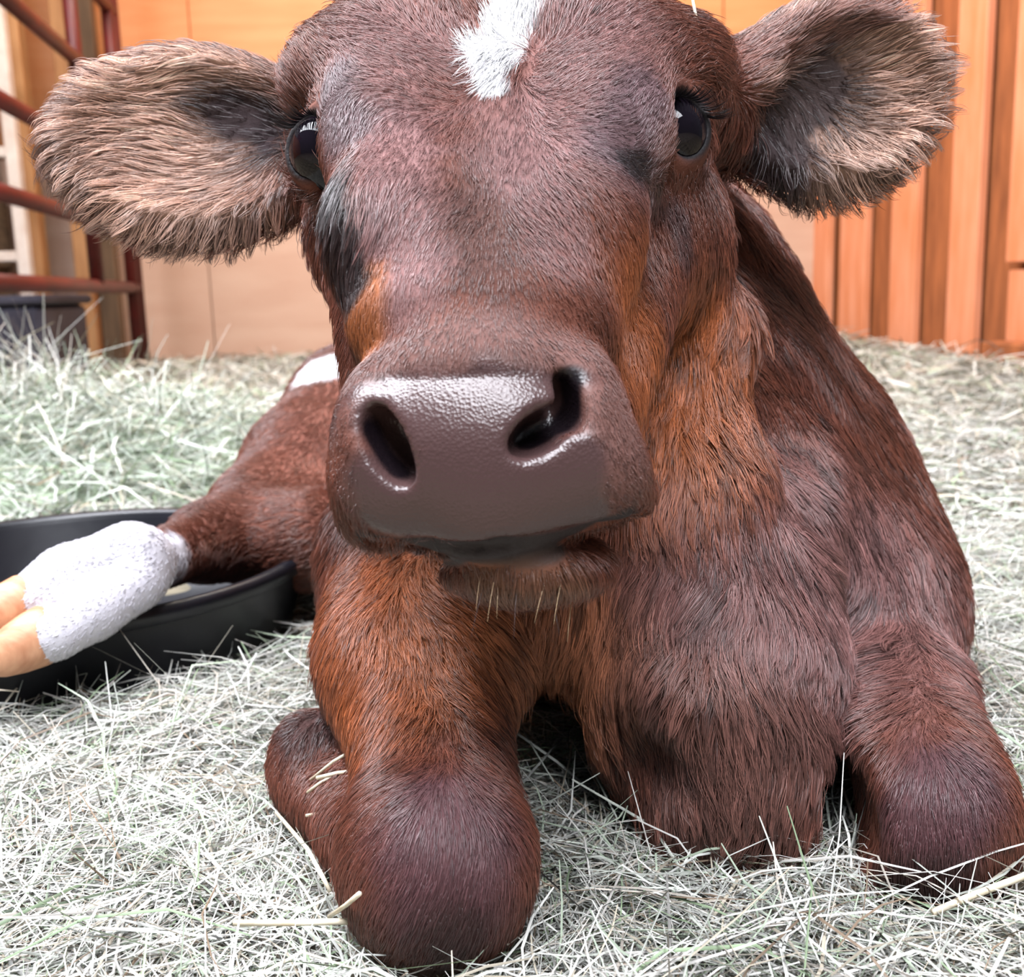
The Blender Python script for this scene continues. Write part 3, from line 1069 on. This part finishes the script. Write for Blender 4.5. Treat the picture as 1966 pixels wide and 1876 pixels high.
# the mat itself
gx = np.linspace(-2.6, 1.2, 250); gy = np.concatenate([np.linspace(.05, 1.2, 200), np.linspace(1.21, BACK_Y, 160)])
A, B = np.meshgrid(gx, gy, indexing='ij')
fa, fb = A.ravel(), B.ravel()
fa = np.where(fa > 0, fa * (1.13 + (4.25 - fb) * .175) / 1.2, fa)
hz = ground_h(fa, fb) - .004 + .05 * np.clip((fb - 2.6) / 1.5, 0, 1) * np.clip((fa - .5) / .5, 0, 1)
pv = np.stack([fa, fb, hz], 1)
i = np.arange(len(gx) - 1)[:, None] * len(gy) + np.arange(len(gy) - 1)[None]
pf = np.stack([i, i + len(gy), i + len(gy) + 1, i + 1], -1).reshape(-1, 4)
pc_ = np.clip(srgb(120, 112, 94)[None] * (1 + .35 * noise3(pv, 90, 45) + .25 * noise3(pv, 300, 46))[:, None], .03, .8)
add(pv, pf, pc_)
# blades, dense near and coarser away
for (n, y0, y1, pw, wm, l0, l1, w0, w1, lift) in ((62000, .20, 1.0, .8, .10, .012, .060, .0004, .0011, .012), (12000, .22, 1.0, .8, .10, .04, .11, .0006, .0014, .016),
                                                  (30000, 1.0, 2.3, .9, .35, .03, .11, .0015, .0032, .02), (18000, 2.2, BACK_Y - .03, .9, .3, .05, .16, .003, .0055, .03)):
    x, y = scatter(n, y0, y1, pw, wm)
    ok = (x > -2.1) & (x < 1.16 + (4.25 - y) * .175 - L0(l1)) & (y < BACK_Y - .02 - L0(l1)) & (np.hypot(x - PX, y - PY) > PR + .004)
    x, y = x[ok], y[ok]; n = len(x)
    L = RNG.uniform(l0, l1, n)
    rise = .05 * np.clip((y - 2.6) / 1.5, 0, 1) * np.clip((x - .5) / .5, 0, 1)
    pit = RNG.normal(0, .16, n)
    z = ground_h(x, y) + np.abs(RNG.normal(0, lift * .5, n)) + np.abs(np.sin(pit)) * L * .35 + rise
    yaw = RNG.uniform(0, 6.283, n)
    if y1 <= 1.0:      # leave out blades that would pierce the calf
        ex, ey = np.cos(yaw) * L * .5, np.sin(yaw) * L * .5
        keep = np.ones(n, dtype=bool)
        for q in np.nonzero((x > -.42) & (x < .32))[0]:
            for s_ in (-1, 0, 1):
                loc, nn, _, dd = bvh.find_nearest((x[q] + s_ * ex[q], y[q] + s_ * ey[q], z[q] + s_ * math.sin(pit[q]) * L[q] * .5), .045)
                if loc is not None and (Vector((x[q] + s_ * ex[q], y[q] + s_ * ey[q], z[q] + s_ * math.sin(pit[q]) * L[q] * .5)) - loc).dot(nn) < 0.001:
                    keep[q] = False; break
        x, y, z, L, pit, yaw = x[keep], y[keep], z[keep], L[keep], pit[keep], yaw[keep]; n = len(x)
    add(*blades(x, y, z, L, RNG.uniform(w0, w1, n), yaw, pit, RNG.normal(0, .5, (n, 2)), hay_cols(n)))
hay = mesh_np('hay_bedding', np.concatenate(VV), np.concatenate(FF), M_HAY, None, False, np.concatenate(CC))
tag(hay, 'pale greenish-white loose hay covering the stall floor', 'hay', kind='stuff')

# heap of hay behind the pan
VV, FF, CC = [], [], []
off = 0
HC = np.array([-0.80, 1.45]); HRX, HRY, HH = .60, .38, .135


def heap_h(x, y):
    d = ((x - HC[0]) / HRX) ** 2 + ((y - HC[1]) / HRY) ** 2
    p = np.stack([x, y, np.zeros_like(x)], 1)
    return HH * np.clip(1 - d, 0, 1) ** .75 * (1 + .15 * noise3(p, 16, 51))


gx = np.linspace(HC[0] - HRX, HC[0] + HRX, 70); gy = np.linspace(HC[1] - HRY, HC[1] + HRY, 60)
A, B = np.meshgrid(gx, gy, indexing='ij'); fa, fb = A.ravel(), B.ravel()
pv = np.stack([fa, fb, heap_h(fa, fb) - .012], 1)
i = np.arange(len(gx) - 1)[:, None] * len(gy) + np.arange(len(gy) - 1)[None]
pf = np.stack([i, i + len(gy), i + len(gy) + 1, i + 1], -1).reshape(-1, 4)
add(pv, pf, np.clip(srgb(150, 165, 140)[None] * (1 + .4 * noise3(pv, 120, 52))[:, None], .03, .8))
n = 9000
x = HC[0] + HRX * RNG.uniform(-1, 1, n); y = HC[1] + HRY * RNG.uniform(-1, 1, n)
ok = ((x - HC[0]) / HRX) ** 2 + ((y - HC[1]) / HRY) ** 2 < 1.02
x, y = x[ok], y[ok]; n = len(x)
L = RNG.uniform(.04, .16, n)
pit = RNG.normal(0, .30, n)
cg = np.clip(hay_cols(n) * np.array([.95, 1.02, .98]), 0, .95)
add(*blades(x, y, heap_h(x, y) + RNG.normal(0, .008, n) + np.abs(np.sin(pit)) * L * .2, L, RNG.uniform(.0012, .0028, n), RNG.uniform(0, 6.283, n), pit, RNG.normal(0, .6, (n, 2)), cg))
n = 120   # wisps standing out of the top
x = RNG.normal(-.62, .07, n); y = RNG.normal(1.42, .06, n)
L = RNG.uniform(.08, .18, n); pit = RNG.uniform(.5, 1.4, n)
add(*blades(x, y, heap_h(x, y) + L * .25, L, RNG.uniform(.0012, .0024, n), RNG.uniform(0, 6.283, n), pit, RNG.normal(0, .9, (n, 2)), hay_cols(n)))
heap = mesh_np('hay_heap', np.concatenate(VV), np.concatenate(FF), M_HAY, None, False, np.concatenate(CC))
tag(heap, 'heap of pale green hay behind the black pan', 'hay', kind='stuff')

# single stalks one can pick out
m_stalk = plain('straw_stalk', srgb(236, 226, 204), .5, 90, .1, col2=srgb(214, 196, 164))


def G(px, py, z):
    """the point at height z seen through (px, py)"""
    v = P(px, py, 1.0) - CO
    return CO + v * ((z - CAM_H) / v[2])


def stalk(pts, r, label):
    q = [G(p[0], p[1], -p[2]) if p[2] < 0 else P(*p) for p in pts]
    o = MB().tube(q, r, 7).build('hay_stalk', m_stalk, None, True)
    tag(o, label, 'hay stalk', 'loose stalks that stand out of the hay')


stalk([(1790, 1752, -.020), (1870, 1718, -.024), (1966, 1682, -.024), (2060, 1648, -.020)], .0014, 'thick cream straw stalk at the foot of the knee beside the frame edge')
stalk([(596, 1498, .470), (640, 1462, .466), (682, 1438, .462)], .0007, 'upper thin straw lying slantwise across the folded dark fetlock')
stalk([(608, 1494, .464), (650, 1484, .462), (695, 1480, .458)], .0009, 'brightest straw lying level across the folded dark fetlock')
stalk([(590, 1522, .465), (612, 1505, .463), (640, 1488, .463)], .0007, 'short straw pointing down below the others on the dark fetlock')
stalk([(588, 1566, .458), (620, 1560, .454), (662, 1562, .450)], .0007, 'lowest straw beside the large knee, under the folded fetlock')
stalk([(530, 1560, -.018), (590, 1630, -.028), (620, 1685, -.030), (634, 1712, -.026)], .0009, 'long bent straw curving down to the inner edge of the large knee')
stalk([(450, 1772, -.022), (560, 1772, -.026), (668, 1769, -.026)], .0012, 'straight white straw pointing level at the foot of the large knee')
stalk([(632, 1760, -.022), (664, 1738, -.036), (690, 1716, -.050)], .0009, 'short straw leaning up against the dark foot of the large knee')
stalk([(1330, 0, .452), (1338, 40, .450), (1352, 68, .452)], .0006, 'thin pale straw caught on the brow beside the ear')


# ------------------------------------------------------------------ red tube gate on the left
m_red = plain('dark_red_paint', srgb(100, 26, 22), .45, 12, .05, col2=srgb(72, 24, 18))
g0 = np.array([-1.34, 3.95]); gd = np.array([.146, -1.0]); gd /= np.linalg.norm(gd)
gate = empty('tube_gate', (g0[0], g0[1], 0))
tag(gate, 'dark red tubular metal gate beside the hay heap', 'gate')


def gp(t, z):
    return (gd[0] * t, gd[1] * t, z)


for z in (.30, .50, .71, .96, 1.24, 1.5):
    MB().tube([gp(-.02, z), gp(1.95, z)], .021, 14).build('rail', m_red, gate, True)
for t in (0.0, .075, .62, 1.95):
    z0 = .0 if t in (0.0, .075, 1.95) else .30
    MB().tube([gp(t, z0), gp(t, 1.55)], .021 if t else .024, 14).build('upright', m_red, gate, True)

# posts, rack, bin and bales behind the gate
m_post = plain('pale_post_wood', srgb(206, 150, 98), .7, 5, .15, stretch=(8, 8, 1), col2=srgb(178, 122, 76))
m_post2 = plain('brown_post_wood', srgb(120, 92, 66), .8, 5, .2, stretch=(8, 8, 1), col2=srgb(92, 70, 50))


def ground_pt(px, dist):
    a = P(px, 700, 1.0) - CO
    return a[0] / a[1] * dist, dist


def post(px, dist, wdt, dep, mat, label, h=2.2):
    x, y = ground_pt(px, dist)
    tag(MB().box((x, y, h / 2), (wdt, dep, h), bev=.004).build('wooden_post', mat), label, 'post', 'posts behind the red gate')


post(182, 4.10, .062, .05, m_post, 'narrow pale wooden post just left of the brown plank')
post(222, 4.16, .085, .04, m_post2, 'brown wooden plank directly behind the end of the red gate')
post(92, 4.05, .070, .06, m_post, 'broad pale wooden post beside the white rack')
m_white = plain('white_paint', srgb(240, 226, 212), .5, 20, .05, col2=srgb(226, 206, 190))
rack = empty('white_rack', (-1.70, 3.74, 0))
tag(rack, 'white painted open rack with level bars behind the red gate', 'rack')
MB().box((.06, 0, .62), (.042, .04, 1.24), bev=.004).build('upright', m_white, rack)
MB().box((-.62, 0, .62), (.055, .04, 1.24), bev=.004).build('upright', m_white, rack)
for z in [P(25, q, 3.75)[2] for q in (495, 305, 112)]:
    MB().box((-.28, 0, z), (.64, .035, .035), bev=.004).build('bar', m_white, rack)
m_bin = plain('dark_grey_plastic', srgb(62, 62, 74), .5, 14, .05, col2=srgb(48, 48, 60))
bin_ = empty('storage_bin', (-1.72, 3.47, 0))
tag(bin_, 'dark grey plastic bin standing behind the hay heap', 'bin')
MB().box((0, 0, .13), (.62, .36, .25), bev=.02).build('bin_body', m_bin, bin_)
MB().box((0, 0, .265), (.65, .39, .03), bev=.008).build('bin_lid', m_bin, bin_)
m_bale = plain('brown_hay_bale', srgb(132, 106, 80), .95, 26, .8, stretch=(1, 1, 4), col2=srgb(92, 74, 56))
for (bx_, by_, bz_, w_) in ((-2.22, 4.02, .18, 'lower'), (-2.22, 4.02, .535, 'middle'), (-2.25, 4.02, .89, 'top')):
    bl = MB().box((bx_, by_, bz_), (.72, .30, .34), bev=.03).build('hay_bale', m_bale)
    tag(bl, 'brown hay bale seen through the white rack, %s of the stack' % w_, 'hay bale', 'bales behind the rack')
